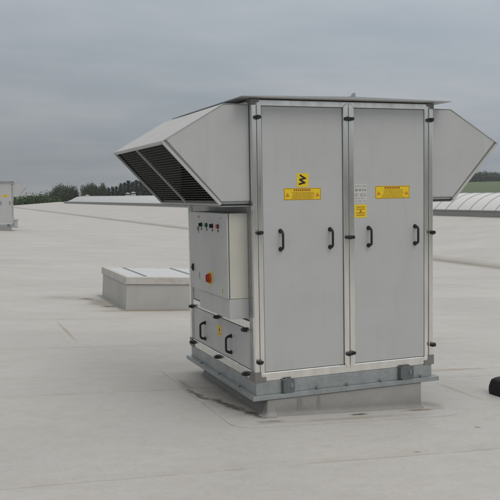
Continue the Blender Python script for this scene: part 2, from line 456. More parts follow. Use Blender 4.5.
# doors -------------------------------------------------------------------
def handle(px, py, z0, z1, out, parent):
    """black bow handle; out = unit vector away from the panel"""
    o = Vector(out); base = Vector((px, py, 0))
    b = MB()
    for z in (z0, z1):
        b.cyl(base + Vector((0, 0, z)), o, 0.0165, 0.010, M['black'], 18, 0.013)
    pts = []
    for k in range(7):
        a = math.pi / 2 * k / 6
        pts.append(base + o * (0.004 + 0.040 * math.sin(a)) + Vector((0, 0, z1 + 0.0 - 0.022 * (1 - math.cos(a)))))
    pts += [Vector((p.x, p.y, z0 + z1 - p.z)) for p in reversed(pts)]
    b.tube(pts, 0.0085, M['black'], 10, [0.0115, 0.011, 0.0105, 0.010, 0.0095, 0.009, 0.0085] + [0.0085, 0.009, 0.0095, 0.010, 0.0105, 0.011, 0.0115])
    return b.build('handle', parent)

def sticker_lines(b, x0, x1, z0, z1, y, rows, rnd):
    for r in range(rows):
        zz = z1 - (r + 0.5) * (z1 - z0) / rows
        x = x0 + rnd.random() * 0.02
        while x < x1 - 0.012:
            w = rnd.uniform(0.005, 0.019)
            b.box(x, min(x + w, x1), y - 0.0008, y, zz - 0.0021, zz + 0.0021, M['brown_ink'])
            x += w + 0.004

FACE = Matrix(((1, 0, 0, 0), (0, 0, -1, 0), (0, 1, 0, 0), (0, 0, 0, 1)))   # text plane -> front face (-Y)
def warning(x0, x1, z0, z1, parent, seed):
    y = 0.0075; rnd = random.Random(seed)
    b = MB(); b.box(x0, x1, y - 0.0012, y, z0, z1, M['yellow'])
    t = 0.0035
    for (a, c, d, e) in ((x0 + .002, x1 - .002, z0 + .002, z0 + .002 + t), (x0 + .002, x1 - .002, z1 - .002 - t, z1 - .002)):
        b.box(a, c, y - 0.0020, y - 0.001, d, e, M['brown_ink'])
    for (a, c) in ((x0 + .002, x0 + .002 + t), (x1 - .002 - t, x1 - .002)):
        b.box(a, c, y - 0.0020, y - 0.001, z0 + .002 + t, z1 - .002 - t, M['brown_ink'])
    # heading: a row of letter-sized red marks too worn to read
    n = 9; w = (x1 - x0) * 0.46; xs = (x0 + x1) / 2 - w / 2
    for i in range(n):
        a = xs + i * w / n
        b.box(a, a + w / n * 0.62, y - 0.0020, y - 0.001, z1 - 0.021, z1 - 0.009, M['red_ink'])
    sticker_lines(b, x0 + 0.055, x1 - 0.05, z0 + 0.008, z1 - 0.026, y - 0.001, 6, rnd)
    for xx, sgn in ((x0 + 0.027, 1), (x1 - 0.027, -1)):
        zc = (z0 + z1) / 2 - 0.006
        b.prism([(xx - 0.017, zc - 0.013), (xx + 0.017, zc - 0.013), (xx, zc + 0.016)], 'y', y - 0.0019, y - 0.001, M['faded_orange'])
    return b.build('warning_sticker', parent)

def door(x0, x1, y0, y1, label=None):
    g = 0.0025
    b = MB()
    b.box(x0 + g, x1 - g, y0, y1, 0.3885 + g, 2.228 - g, M['panel'], 0.0035, 2)
    o = b.build('door', unit)
    if label: o['label'] = label
    return o
dl = door(0.075, 0.693, 0.0075, 0.030, 'left door with a square yellow W sticker above its warning sticker')
dr = door(0.777, W - 0.075, 0.0075, 0.030, 'right door with a pale data plate beside its warning sticker')
for d_, xs in ((dl, (0.206, 0.588)), (dr, (0.898, 1.288))):
    for x in xs: handle(x, 0.0075, 1.245, 1.371, (0, -1, 0), d_)
warning(0.235, 0.519, 1.583, 1.666, dl, 3)
warning(0.955, 1.242, 1.580, 1.672, dr, 5)
b = MB(); b.box(0.334, 0.425, 0.0063, 0.0075, 1.672, 1.768, M['yellow'])
b.text('W', 0.066, Matrix.Translation((0.381, 0.0058, 1.720)) @ FACE @ Matrix.Rotation(R(82), 4, 'Z'), M['ink'], 0.0030)
b.build('letter_sticker', dl)
b = MB(); b.box(0.783, 0.884, 0.0063, 0.0075, 1.552, 1.688, M['label'])
rnd = random.Random(4)
for r, (zz, hh) in enumerate(((1.672, .006), (1.645, .016), (1.617, .005), (1.604, .005), (1.585, .004), (1.566, .005))):
    x = 0.790
    while x < 0.872:
        w = rnd.uniform(0.008, 0.026); b.box(x, min(x + w, 0.878), 0.0056, 0.0064, zz - hh / 2, zz + hh / 2, M['grey_ink']); x += w + rnd.uniform(0.006, 0.02)
b.build('data_plate', dr)
b = MB(); b.box(0.785, 0.883, 0.0063, 0.0075, 1.447, 1.540, M['yellow'])
for zz in (1.523, 1.508, 1.480, 1.465):
    b.box(0.80, 0.868, 0.0056, 0.0064, zz - 0.003, zz + 0.003, M['brown_ink'])
b.prism([(0.822, 1.486), (0.846, 1.486), (0.834, 1.504)], 'y', 0.0056, 0.0064, M['orange'])
b.build('small_yellow_sticker', dr)
# rear doors and the closed right side, seen only from elsewhere
for x0, x1 in ((0.075, 0.693), (0.777, W - 0.075)):
    MB().box(x0 + .004, x1 - .004, D - 0.030, D - 0.0075, 0.3925, 2.224, M['panel'], 0.0035).build('rear_panel', unit)
MB().box(W - 0.030, W - 0.0075, 0.109, D - 0.109, 0.746, 2.224, M['panel_side'], 0.0035).build('side_panel', unit)
MB().box(W - 0.030, W - 0.0075, 0.109, D - 0.109, 0.399, 0.678, M['panel_side'], 0.0035).build('side_panel', unit)
# left side: upper panel, and the removable lower panel with two handles
MB().box(0.0075, 0.030, 0.109, D - 0.109, 0.746, 2.224, M['panel_side'], 0.0035).build('side_panel', unit)
ap = MB().box(0.0045, 0.030, 0.109, D - 0.109, 0.399, 0.676, M['panel_side'], 0.0035).build('access_panel', unit)
handle(0.0045, 1.124, 0.452, 0.583, (-1, 0, 0), ap)
handle(0.0045, 0.494, 0.452, 0.575, (-1, 0, 0), ap)
b = MB(); b.box(0.0030, 0.0045, 0.715, 0.812, 0.535, 0.615, M['yellow_pale'])
b.prism([(0.738, 0.566), (0.789, 0.566), (0.7635, 0.606)], 'x', 0.0022, 0.0032, M['orange'])
b.prism([(0.756, 0.572), (0.771, 0.572), (0.7635, 0.594)], 'x', 0.0015, 0.0024, M['ink'])
b.box(0.0022, 0.0032, 0.730, 0.797, 0.544, 0.552, M['brown_ink'])
b.build('hazard_sticker', ap)

# black quarter-turn clamps
def clamp(p, out, tang, ln=0.062, tilt=0.0, double=False):
    o = Vector(out); t = Vector(tang)
    b = MB()
    F = Matrix((t, o, Vector((0, 0, 1)))).transposed()           # local x=t, y=out, z=up
    def put(bm2):
        rot = Matrix.Rotation(tilt, 3, 'Y')
        for v in bm2.bm.verts: v.co = F @ (rot @ v.co) + Vector(p)
    b.box(-ln / 2, ln / 2, 0.004, 0.020, -0.0095, 0.0095, M['black'], 0.006, 2)
    b.box(-0.016, 0.016, 0.0, 0.028, -0.015, 0.013, M['black'], 0.007, 2)
    if double:
        for sx in (-1, 1): b.cyl((sx * ln * 0.30, 0.012, 0), (0, 1, 0), 0.0125, 0.020, M['black'], 14)
    else:
        b.cyl((0.0, 0.018, 0), (0, 1, 0), 0.012, 0.022, M['black'], 14)
        b.prism([(-ln / 2, -0.008), (-ln / 2 + 0.02, -0.020), (0, -0.012), (0, 0.012), (-ln / 2 + 0.014, 0.012)], 'y', 0.002, 0.016, M['black'], 0.003)
    put(b)
    return b.build('panel_clamp', unit)
for (x, z, dbl, tl) in ((0.042, 2.150, 0, 0.05), (0.735, 2.148, 1, 0.06), (1.412, 2.152, 0, -0.10), (0.046, 1.366, 0, 0), (0.735, 1.311, 1, 0.02),
                        (1.426, 1.323, 0, -0.08), (0.032, 0.470, 0, 0.05), (0.735, 0.471, 1, -0.18), (1.428, 0.478, 0, 0.2)):
    clamp((x, -0.001, z), (0, -1, 0), (1, 0, 0) if x < 1 else (-1, 0, 0), 0.070 if dbl else 0.052, tl, dbl)
for (y, z) in ((1.440, 0.680), (0.784, 0.679), (0.165, 0.674), (1.440, 0.371), (0.779, 0.366), (0.165, 0.358)):
    clamp((0.002, y, z), (-1, 0, 0), (0, -1, 0), 0.064, 0.12)

# base channel and its outward flange, lifting lugs and bolts
b = MB()
b.box(0.006, W - 0.014, 0.004, 0.05, 0.236, Z0 - 0.002, M['zinc'], 0.002)
b.box(0.006, W - 0.014, D - 0.05, D - 0.004, 0.236, Z0 - 0.002, M['zinc'], 0.002)
b.box(0.006, 0.05, 0.0505, D - 0.0505, 0.236, Z0 - 0.002, M['zinc'], 0.002)
b.box(W - 0.058, W - 0.014, 0.0505, D - 0.0505, 0.236, Z0 - 0.002, M['zinc'], 0.002)
b.build('base_channel', unit)
b = MB()
e, t = 0.030, 0.034
b.box(-e, W + e, -e, D + e, 0.230, 0.2355, M['zinc'], 0.0015)
b.box(-e, W + e, -e, -e + 0.006, 0.204, 0.2295, M['zinc'], 0.0015)
b.box(-e, W + e, D + e - 0.006, D + e, 0.204, 0.2295, M['zinc'], 0.0015)
b.box(-e, -e + 0.006, -e + 0.0065, D + e - 0.0065, 0.204, 0.2295, M['zinc'], 0.0015)
b.box(W + e - 0.006, W + e, -e + 0.0065, D + e - 0.0065, 0.204, 0.2295, M['zinc'], 0.0015)
b.build('base_flange', unit)
def lug(x, w):
    b = MB()
    # standing eye plate with a hole, two cheeks tying it to the channel
    b2 = bmesh.new(); n = 20; rad = 0.021; cz = 0.286; cx = x + w * 0.72
    outer = []
    for k in range(n):
        a = 2 * math.pi * k / n; dx, dz = math.cos(a), math.sin(a)
        lx0, lx1, lz0, lz1 = x - cx, x + w - cx, 0.237 - cz, 0.338 - cz
        s = min(((lx1 if dx > 0 else lx0) / dx) if abs(dx) > 1e-6 else 9, ((lz1 if dz > 0 else lz0) / dz) if abs(dz) > 1e-6 else 9)
        outer.append((cx + dx * s, cz + dz * s))
    inner = [(cx + math.cos(2 * math.pi * k / n) * rad, cz + math.sin(2 * math.pi * k / n) * rad) for k in range(n)]
    for (ya, yb) in ((-0.027, -0.020),):
        V = [[b2.verts.new((p[0], yy, p[1])) for p in ring] for ring in (outer, inner) for yy in (ya, yb)]
        oa, ob, ia, ib = V
        for k in range(n):
            j = (k + 1) % n
            b2.faces.new((oa[k], oa[j], ia[j], ia[k])); b2.faces.new((ob[j], ob[k], ib[k], ib[j]))
            b2.faces.new((oa[j], oa[k], ob[k], ob[j])); b2.faces.new((ia[k], ia[j], ib[j], ib[k]))
    b.merge(b2, M['zinc_dark'])
    b.box(x - 0.003, x + 0.005, -0.0198, 0.0035, 0.237, 0.334, M['zinc_dark'], 0.001)
    b.box(x + w * 0.38, x + w * 0.38 + 0.006, -0.0198, 0.0035, 0.237, 0.334, M['zinc_dark'], 0.001)
    return b.build('lifting_lug', unit)
lug(0.200, 0.085); lug(1.142, 0.112)
for x in (0.469, 0.709, 0.985, 1.330):
    b = MB(); b.cyl((x, -0.014, 0.2355), (0, 0, 1), 0.012, 0.004, M['steel'], 16); b.cyl((x, -0.014, 0.2395), (0, 0, 1), 0.009, 0.009, M['steel'], 6); b.cyl((x, -0.014, 0.2485), (0, 0, 1), 0.005, 0.008, M['steel'], 10)
    b.build('flange_bolt', unit)
for y in (0.3, 0.75, 1.2):
    b = MB(); b.cyl((-0.014, y, 0.2355), (0, 0, 1), 0.012, 0.004, M['steel'], 16); b.cyl((-0.014, y, 0.2395), (0, 0, 1), 0.009, 0.009, M['steel'], 6)
    b.build('flange_bolt', unit)

# sheet cap with a thin folded edge and a small tab on top
b = MB()
a = 0.0955
b.prism([(-a, 2.281), (W / 2, 2.293), (W + a, 2.281), (W + a, 2.277), (W + a - 0.004, 2.2755), (-a + 0.004, 2.2755), (-a, 2.277)], 'y', -0.095, D + 0.0955, M['cap'])
b.build('roof_cap', unit)
b = MB()
b.prism([(0.725, 2.2905), (0.785, 2.2905), (0.785, 2.330), (0.778, 2.330), (0.768, 2.312), (0.725, 2.302)], 'y', -0.02, 0.02, M['zinc'])
b.build('cap_tab', unit)

# intake and exhaust hoods -----------------------------------------------
HY0, HY1 = 0.048, 1.575
def hood(side, name):
    def X(v): return -v if side < 0 else W + v
    root_mb = MB()
    prof = [(0.0, 2.235), (0.183, 2.235), (0.588, 2.0005), (0.206, 1.583), (0.0, 1.583)]
    t = 0.018
    # cheeks (slightly set-in profile between top sheet and floor)
    for (ya, yb) in ((HY0, HY0 + t), (HY1 - t, HY1)):
        root_mb.prism([(X(u), z) for u, z in prof], 'y', ya, yb, M['hood'], 0.003)
    # top: flat strip and sloped sheet, 4 mm proud so its edge shows
    top = [(0.0, 2.236), (0.184, 2.236), (0.6145, 1.9855), (0.6145, 1.967), (0.597, 1.967), (0.178, 2.214), (0.0, 2.214)]
    root_mb.prism([(X(u), z) for u, z in top], 'y', HY0 + t + 0.001, HY1 - t - 0.001, M['hood'])
    lipt = [(0.0, 2.240), (0.1845, 2.240), (0.617, 1.988), (0.617, 1.980), (0.183, 2.2365), (0.0, 2.2365)]
    root_mb.prism([(X(u), z) for u, z in lipt], 'y', HY0 - 0.004, HY1 + 0.004, M['hood'])
    # floor
    root_mb.box(*sorted((X(0.0), X(0.20))), HY0 + t + 0.001, HY1 - t - 0.001, 1.565, 1.583, M['hood'])
    for yv, sg in ((HY0, -1), (HY1, 1)):                    # screws along the folded edges of the cheeks
        for z in (1.64, 1.80, 1.96, 2.12): root_mb.cyl((X(0.014), yv, z), (0, sg, 0), 0.0045, 0.0022, M['hood'], 10)
        for q in range(3): root_mb.cyl((X(0.04 + q * 0.065), yv, 1.597), (0, sg, 0), 0.004, 0.002, M['hood'], 10)
    h = root_mb.build('hood', unit)
    h['label'] = name
    # channel under the floor: dark recess over a folded lip
    b = MB()
    b.box(*sorted((X(0.002), X(0.205))), HY0 + 0.02, HY1 - 0.02, 1.553, 1.5645, M['seal'])
    b.box(*sorted((X(0.001), X(0.207))), HY0 + 0.001, HY1 - 0.001, 1.546, 1.5525, M['zinc'])
    b.build('drip_channel', h)
    # frame round the slanted mouth
    A = Vector((X(0.6145), 0, 1.9835)); B = Vector((X(0.2133), 0, 1.5585))
    dirv = (B - A).normalized(); L = (B - A).length
    nrm = Vector((dirv.z, 0, -dirv.x)) if side < 0 else Vector((-dirv.z, 0, dirv.x))
    if nrm.x * side < 0: nrm = -nrm                         # outward
    F = Matrix((Vector((0, 1, 0)), dirv, nrm)).transposed()
    def place(mb):
        for v in mb.bm.verts: v.co = F @ v.co + A
    b = MB(); w = 0.014
    b.box(HY0 - 0.001, HY0 + w, -0.001, L, -0.013, 0.006, M['hood'], 0.002)
    b.box(HY0 + 0.003, HY0 + w - 0.001, 0.002, L - 0.004, -0.030, -0.0135, M['bracket'])
    b.box(HY1 - w, HY1 + 0.001, -0.001, L, -0.013, 0.006, M['hood'], 0.002)
    b.box(HY1 - w + 0.001, HY1 - 0.003, 0.002, L - 0.004, -0.032, -0.0135, M['seal'])
    b.box(HY0 + w + .0005, HY1 - w - .0005, 0, 0.014, -0.012, 0.006, M['hood'], 0.002)
    b.box(HY0 + w + .0005, HY1 - w - .0005, L - 0.012, L, -0.012, 0.006, M['hood'], 0.002)
    place(b); b.build('mouth_frame', h)
    b = MB(); b.box(0.845, 0.854, 0.0145, L - 0.0125, -0.016, 0.003, M['hood'], 0.002); place(b); b.build('mouth_mullion', h)
    for (ya, yb) in ((HY0 + w + 0.005, 0.844), (0.855, HY1 - w - 0.001)):
        b = MB(); n = 25
        for k in range(n):
            v = 0.018 + (L - 0.036) * (k + 0.5) / n
            p = [(v - 0.006, -0.006), (v - 0.004, -0.005), (v + 0.009, -0.030), (v + 0.007, -0.031)]
            b2 = MB(); b2.prism(p, 'x', ya, yb, M['louvre'])
            b.merge(b2.bm, M['louvre'])
        place(b); b.build('louvre', h)
    # coarse filter mat across the throat, dark
    b = MB(); b.box(*sorted((X(0.02), X(0.045))), HY0 + t + 0.002, HY1 - t - 0.002, 1.584, 2.213, M['dark_gap']); b.build('filter_mat', h)
    return h
hood(-1, 'left intake hood, its louvred mouth in view')
hood(1, 'right hood, its mouth turned away')

# control cabinet ---------------------------------------------------------
CX0, CY0, CY1, CZ0, CZ1 = -0.150, 0.115, 1.010, 0.902, 1.499
b = MB()
b.box(CX0 + 0.017, 0.0070, CY0, CY1, CZ0, CZ1, M['cabinet'], 0.006, 3)
cab = b.build('control_cabinet', unit)
b = MB(); b.box(CX0 + 0.0125, CX0 + 0.0165, CY0 + 0.006, CY1 - 0.006, CZ0 + 0.006, CZ1 - 0.006, M['seal']); b.build('door_seal', cab)
cd = MB().box(CX0, CX0 + 0.012, CY0 + 0.001, CY1 - 0.001, CZ0 + 0.001, CZ1 - 0.001, M['panel_side'], 0.004, 3).build('cabinet_door', cab)
X0 = CX0
b = MB(); b.box(X0 - 0.001, X0, 0.728, 0.770, 1.448, 1.476, M['label']); b.box(X0 - 0.0017, X0 - 0.0009, 0.733, 0.765, 1.453, 1.471, M['red'])
b.build('red_badge', cab)
b = MB(); b.box(X0 - 0.001, X0, 0.225, 0.262, 1.461, 1.469, M['grey_ink']); b.build('grey_nameplate', cab)
for (y, z, mt) in ((0.686, 1.394, 'black'), (0.560, 1.394, 'green'), (0.429, 1.393, 'black'), (0.301, 1.393, 'red')):
    b = MB()
    b.cyl((X0, y, z + 0.010), (-1, 0, 0), 0.0175, 0.004, M['black'], 20)
    b.cyl((X0 - 0.004, y, z + 0.010), (-1, 0, 0), 0.0150, 0.012, M[mt], 20, 0.0135)
    if mt == 'black':
        b.box(X0 - 0.024, X0 - 0.0165, y - 0.004, y + 0.004, z - 0.004, z + 0.024, M['black'], 0.002)
    b.box(X0 - 0.0012, X0, y - 0.0125, y + 0.0125, z - 0.030, z - 0.012, M['black'])
    b.build('push_button' if mt != 'black' else 'selector_switch', cab)
b = MB(); b.cyl((X0, 0.765, 1.372), (-1, 0, 0), 0.013, 0.012, M['steel'], 18); b.box(X0 - 0.001, X0, 0.752, 0.778, 1.335, 1.357, M['grey_ink']); b.build('key_switch', cab)
for z in (1.065, 1.35):
    b = MB(); b.box(X0 - 0.012, X0, 0.902, 0.930, z - 0.028, z + 0.028, M['black'], 0.005); b.cyl((X0 - 0.012, 0.916, z), (-1, 0, 0), 0.009, 0.006, M['black'], 14)
    if z < 1.2: b.build('cabinet_lock', cab)
    else: b.bm.free()
b = MB(); b.box(X0 - 0.001, X0, 0.748, 0.774, 0.985, 1.040, M['grey_ink']); b.build('small_label', cab)
b = MB()
b.cyl((X0, 0.495, 1.017), (-1, 0, 0), 0.052, 0.003, M['yellow_pale'], 28)
b.cyl((X0 - 0.003, 0.500, 1.017), (-1, 0, 0), 0.038, 0.016, M['orange'], 24, 0.035)
b.cyl((X0 - 0.019, 0.500, 1.017), (-1, 0, 0), 0.030, 0.010, M['red'], 24, 0.027)
b.box(X0 - 0.036, X0 - 0.0295, 0.491, 0.509, 0.990, 1.044, M['red'], 0.003)
b.build('main_switch', cab)
b = MB(); b.box(X0 - 0.001, X0, 0.212, 0.246, 0.925, 0.975, M['cream']); b.box(X0 - 0.0016, X0 - 0.0009, 0.220, 0.228, 0.932, 0.968, M['ink']); b.build('paper_tag', cab)
# plain zinc duct for the cables under the cabinet
b = MB(); b.box(-0.139, 0.0065, 0.117, 0.80, 0.762, 0.9005, M['hood'], 0.003)
b.build('cable_duct', unit)

# the upstand the unit stands on
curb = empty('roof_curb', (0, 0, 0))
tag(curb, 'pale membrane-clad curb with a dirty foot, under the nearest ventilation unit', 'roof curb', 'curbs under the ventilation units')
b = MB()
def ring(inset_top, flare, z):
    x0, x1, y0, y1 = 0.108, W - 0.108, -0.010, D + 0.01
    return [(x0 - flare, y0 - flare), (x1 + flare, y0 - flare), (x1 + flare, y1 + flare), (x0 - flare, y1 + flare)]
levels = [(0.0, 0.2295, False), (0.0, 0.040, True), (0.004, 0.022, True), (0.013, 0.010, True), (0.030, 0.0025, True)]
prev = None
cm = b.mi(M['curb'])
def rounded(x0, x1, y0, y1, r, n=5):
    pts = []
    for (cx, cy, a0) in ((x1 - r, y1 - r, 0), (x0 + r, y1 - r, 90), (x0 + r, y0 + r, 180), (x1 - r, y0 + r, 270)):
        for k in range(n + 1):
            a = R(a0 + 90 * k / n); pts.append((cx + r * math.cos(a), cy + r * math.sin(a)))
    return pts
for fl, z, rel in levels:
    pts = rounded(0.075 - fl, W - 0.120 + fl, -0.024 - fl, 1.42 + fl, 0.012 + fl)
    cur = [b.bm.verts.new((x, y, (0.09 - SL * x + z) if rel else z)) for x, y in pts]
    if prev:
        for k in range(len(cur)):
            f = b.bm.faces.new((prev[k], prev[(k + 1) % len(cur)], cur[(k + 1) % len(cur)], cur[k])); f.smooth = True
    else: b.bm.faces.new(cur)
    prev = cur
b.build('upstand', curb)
for xs_, w_ in ((0.300, 0.045), (0.455, 0.03)):             # welded laps on the front of the upstand
    b = MB(); b.prism([(xs_, 0.075 - SL * xs_ + 0.02), (xs_ + w_, 0.075 - SL * xs_ + 0.02), (xs_ + w_ * 0.9, 0.199), (xs_ + 0.004, 0.199)], 'y', -0.0262, -0.0235, M['curb'], 0.0008)
    b.build('weld_lap', curb)
# welded sheet around the foot
b = MB()
b2 = bmesh.new()
pts = rounded(-0.25, 1.53, -0.285, 1.75, 0.15, 6)
top = [b2.verts.new((x, y, 0.09 - SL * x + 0.0035)) for x, y in pts]
bot = [b2.verts.new((x, y, 0.09 - SL * x - 0.004)) for x, y in pts]
b2.faces.new(top)
for k in range(len(pts)): b2.faces.new((top[k], bot[k], bot[(k + 1) % len(pts)], top[(k + 1) % len(pts)]))
b.merge(b2, M['roof'])
# a bead of dark sealing paste along the weld
pth = [Vector((x, y, 0.09 - SL * x + 0.001)) for x, y in pts] 
b.tube(pth + [pth[0]], 0.0042, M['seal_bead'] if 'seal_bead' in M else M['brown_ink'], 6) if False else None
b.build('foot_sheet', curb)
# small rounded patch welded over the front left corner
b = MB(); b2 = bmesh.new(); rows_ = []
for z, fl in ((0.088, 0.0), (0.075, 0.0), (0.040, 0.0), (0.022, 0.004), (0.010, 0.013), (0.0055, 0.030), (0.0050, 0.050)):
    half = 0.012 + 0.042 * math.sqrt(max(0.0, 1 - ((z - 0.012) / 0.077) ** 2)) if z > 0.012 else 0.054 - (0.015 if fl > 0.04 else 0)
    r = []
    f2 = fl + 0.0018; rad = 0.012 + f2
    cx_, cy_ = 0.075 + 0.012, -0.024 + 0.012
    for k in range(-4, 0): r.append((cx_ - rad, cy_ + half * (-k) / 4, z))
    for k in range(7):
        a = R(180 + 90 * k / 6); r.append((cx_ + rad * math.cos(a), cy_ + rad * math.sin(a), z))
    for k in range(1, 5): r.append((cx_ + half * k / 4, cy_ - rad, z))
    rows_.append([b2.verts.new((x, y, 0.09 - SL * x + zz)) for x, y, zz in r])
for A, B in zip(rows_, rows_[1:]):
    for k in range(len(A) - 1):
        f = b2.faces.new((A[k], A[k + 1], B[k + 1], B[k])); f.smooth = True
b.merge(b2, M['flashing'])
b.build('corner_patch', curb)

# ------------------------------------------------------------------ roof hatch (rooflight on an upstand)
def make_hatch():
    S = 1.68
    h = empty('roof_hatch', (0.335, 5.68, zr(0.335, 5.68)), (0, math.atan(SL), 0))
    b = MB()
    o_, i_ = [], []
    b.prism([(0.0, -0.01), (S, -0.01), (S, 0.345), (0.0, 0.345)], 'y', 0.0, 0.05, M['hatch_curb'])
    b.prism([(0.0, -0.01), (S, -0.01), (S, 0.345), (0.0, 0.345)], 'y', S - 0.05, S, M['hatch_curb'])
    b.prism([(0.051, -0.01), (S - 0.051, -0.01), (S - 0.051, 0.345), (0.051, 0.345)], 'x', 0.0, 0.05, M['hatch_curb'])
    b.prism([(0.051, -0.01), (S - 0.051, -0.01), (S - 0.051, 0.345), (0.051, 0.345)], 'x', S - 0.05, S, M['hatch_curb'])
    b.box(0.05, S - 0.05, 0.05, S - 0.05, 0.02, 0.03, M['hatch_curb'])
    b.build('upstand', h)
    b = MB()
    b.prism([(-0.07, -0.07), (S + 0.07, -0.07), (S + 0.07, -0.002), (-0.07, -0.002)], 'z', 0.0, 0.004, M['flashing'])
    b.prism([(-0.07, S + 0.002), (S + 0.07, S + 0.002), (S + 0.07, S + 0.07), (-0.07, S + 0.07)], 'z', 0.0, 0.004, M['flashing'])
    b.prism([(-0.07, -0.0015), (-0.002, -0.0015), (-0.002, S + 0.0015), (-0.07, S + 0.0015)], 'z', 0.0, 0.004, M['flashing'])
    b.prism([(S + 0.002, -0.0015), (S + 0.07, -0.0015), (S + 0.07, S + 0.0015), (S + 0.002, S + 0.0015)], 'z', 0.0, 0.004, M['flashing'])
    b.build('flashing', h)
    lid = empty('lid', (0, 0, 0)); lid.parent = h
    b = MB(); e = 0.022; w = 0.075; z0, z1 = 0.348, 0.452
    b.box(-e, S + e, 0.0 - e, w, z0, z1, M['lid_frame'], 0.010, 3)
    b.box(-e, S + e, S - w, S + e, z0, z1, M['lid_frame'], 0.010, 3)
    b.box(-e, w - e, w + .001, S - w - .001, z0, z1, M['lid_frame'], 0.010, 3)
    b.box(S + e - w, S + e, w + .001, S - w - .001, z0, z1, M['lid_frame'], 0.010, 3)
    b.build('lid_frame', lid)
    b = MB(); b.box(w - e - 0.01, S + e - w + 0.01, w - 0.01, S - w + 0.01, z1 - 0.030, z1 - 0.010, M['poly']); b.build('glazing', lid)
    for x in (0.30, 1.05):
        MB().box(x - 0.009, x + 0.009, w + 0.001, S - w - 0.001, z1 - 0.0095, z1 + 0.004, M['rib'], 0.003).build('glazing_bar', lid)
    return h
hatch = make_hatch()
tag(hatch, 'low square roof hatch with pale translucent lid, behind the nearest ventilation unit on its left', 'roof hatch', 'roof hatches between the units')

# the second unit, hatch and curb, far down the roof
dx, dy = -0.17, 33.3
dz = zr(dx, dy) - zr(0, 0) - 0.02
far = copy_tree(unit); far.location = (dx, dy, dz)
tag(far, 'distant grey ventilation unit cut by the left edge of the photo', 'ventilation unit')
fc = copy_tree(curb); fc.location = (dx, dy, zr(dx, dy) - zr(0, 0))
tag(fc, 'pale curb under the distant ventilation unit at the left', 'roof curb')
fh = copy_tree(hatch); fh.location = (dx + 0.335, 5.68 + dy - 0.9, zr(dx + 0.335, 5.68 + dy))
tag(fh, 'small distant roof hatch peeking out right of the far ventilation unit', 'roof hatch')

# ------------------------------------------------------------------ barrel-vault rooflight on the ridge
YB0, YB1 = 6.0, 148.0
bar = empty('barrel_rooflight', (xb(YB0) + BW / 2, YB0, zr(xb(YB0) + BW / 2, YB0)))
tag(bar, 'long white barrel-vault rooflight with curved ribs along the roof ridge', 'rooflight')
bl = bar.location.copy()
def bpt(y, s, ht):
    """point across the barrel at parameter s (0 left .. 1 right), ht above curb top"""
    return Vector((xb(y) + BW * s, y, zr(xb(y), y) + ht)) - bl
CURB, RISE = 0.30, 0.97
NA = 22
def arc(y, grow=0.0, squeeze=1.0):
    pts = []
    h = RISE * squeeze; half = BW / 2
    Rr = (half * half + h * h) / (2 * h); a0 = math.asin(min(1, half / Rr))
    for k in range(NA + 1):
        a = -a0 + 2 * a0 * k / NA
        pts.append(bpt(y, 0.5 + (Rr + grow) * math.sin(a) / BW, CURB + (Rr + grow) * math.cos(a) - (Rr - h)))
    return pts
b = MB(); b2 = bmesh.new()
sect = []
yl = [YB0 + k * (YB1 - 5 - YB0) / 20 for k in range(21)]
for y in yl: sect.append([b2.verts.new(p) for p in arc(y)])
endr = [b2.verts.new(p) for p in arc(YB1, 0, 0.12)]           # hipped far end
sect.append(endr)
for A, B in zip(sect, sect[1:]):
    for k in range(NA):
        f = b2.faces.new((A[k], A[k + 1], B[k + 1], B[k])); f.smooth = True
b2.faces.new(sect[0]); b2.faces.new(endr)
b.merge(b2, M['poly_barrel']); b.build('vault_glazing', bar)
b = MB()
for (s0, s1) in ((-0.035, 0.03), (0.97, 1.035)):
    P = []
    for y in (YB0 - 0.1, YB1 + 0.1):
        P.append([bpt(y, s0, -0.2), bpt(y, s1, -0.2), bpt(y, s1, CURB), bpt(y, s0, CURB)])
    b2 = bmesh.new(); A = [b2.verts.new(p) for p in P[0]]; B = [b2.verts.new(p) for p in P[1]]
    b2.faces.new(A); b2.faces.new(B)
    for k in range(4): b2.faces.new((A[k], A[(k + 1) % 4], B[(k + 1) % 4], B[k]))
    b.merge(b2, M['barrel_curb'])
b.build('vault_curb', bar)
b = MB()
for s0 in (-0.05, 0.985):
    P = []
    for y in (YB0 - 0.12, YB1 + 0.12):
        P.append([bpt(y, s0, CURB + 0.001), bpt(y, s0 + 0.065, CURB + 0.001), bpt(y, s0 + 0.065, CURB + 0.05), bpt(y, s0, CURB + 0.05)])
    b2 = bmesh.new(); A = [b2.verts.new(p) for p in P[0]]; B = [b2.verts.new(p) for p in P[1]]
    b2.faces.new(A); b2.faces.new(B)
    for k in range(4): b2.faces.new((A[k], A[(k + 1) % 4], B[(k + 1) % 4], B[k]))
    b.merge(b2, M['rib'])
b.build('edge_rail', bar)
ny = 94
for k in range(ny):
    y = YB0 + 0.3 + k * 1.06
    b = MB(); b2 = bmesh.new()
    P = [[b2.verts.new(p) for p in arc(yy, g)] for yy in (y - 0.022, y + 0.022) for g in (0.001, 0.022)]
    A0, A1, B0, B1 = P
    for i in range(NA):
        for (u, v) in ((A1, B1), (A0, A1), (B1, B0)):
            b2.faces.new((u[i], u[i + 1], v[i + 1], v[i]))
    b.merge(b2, M['rib']); b.build('vault_rib', bar)

b = MB(); y = YB0 + 0.3 + ny * 1.06
while y < YB1 - 5.5:
    b2 = bmesh.new()
    A0, A1, B0, B1 = [[b2.verts.new(p) for p in arc(yy, g)] for yy in (y - 0.022, y + 0.022) for g in (0.001, 0.022)]
    for i in range(NA):
        for (u, v) in ((A1, B1), (A0, A1), (B1, B0)): b2.faces.new((u[i], u[i + 1], v[i + 1], v[i]))
    b.merge(b2, M['rib']); y += 1.06
o = b.build('vault_ribs', bar); o['kind'] = 'stuff'

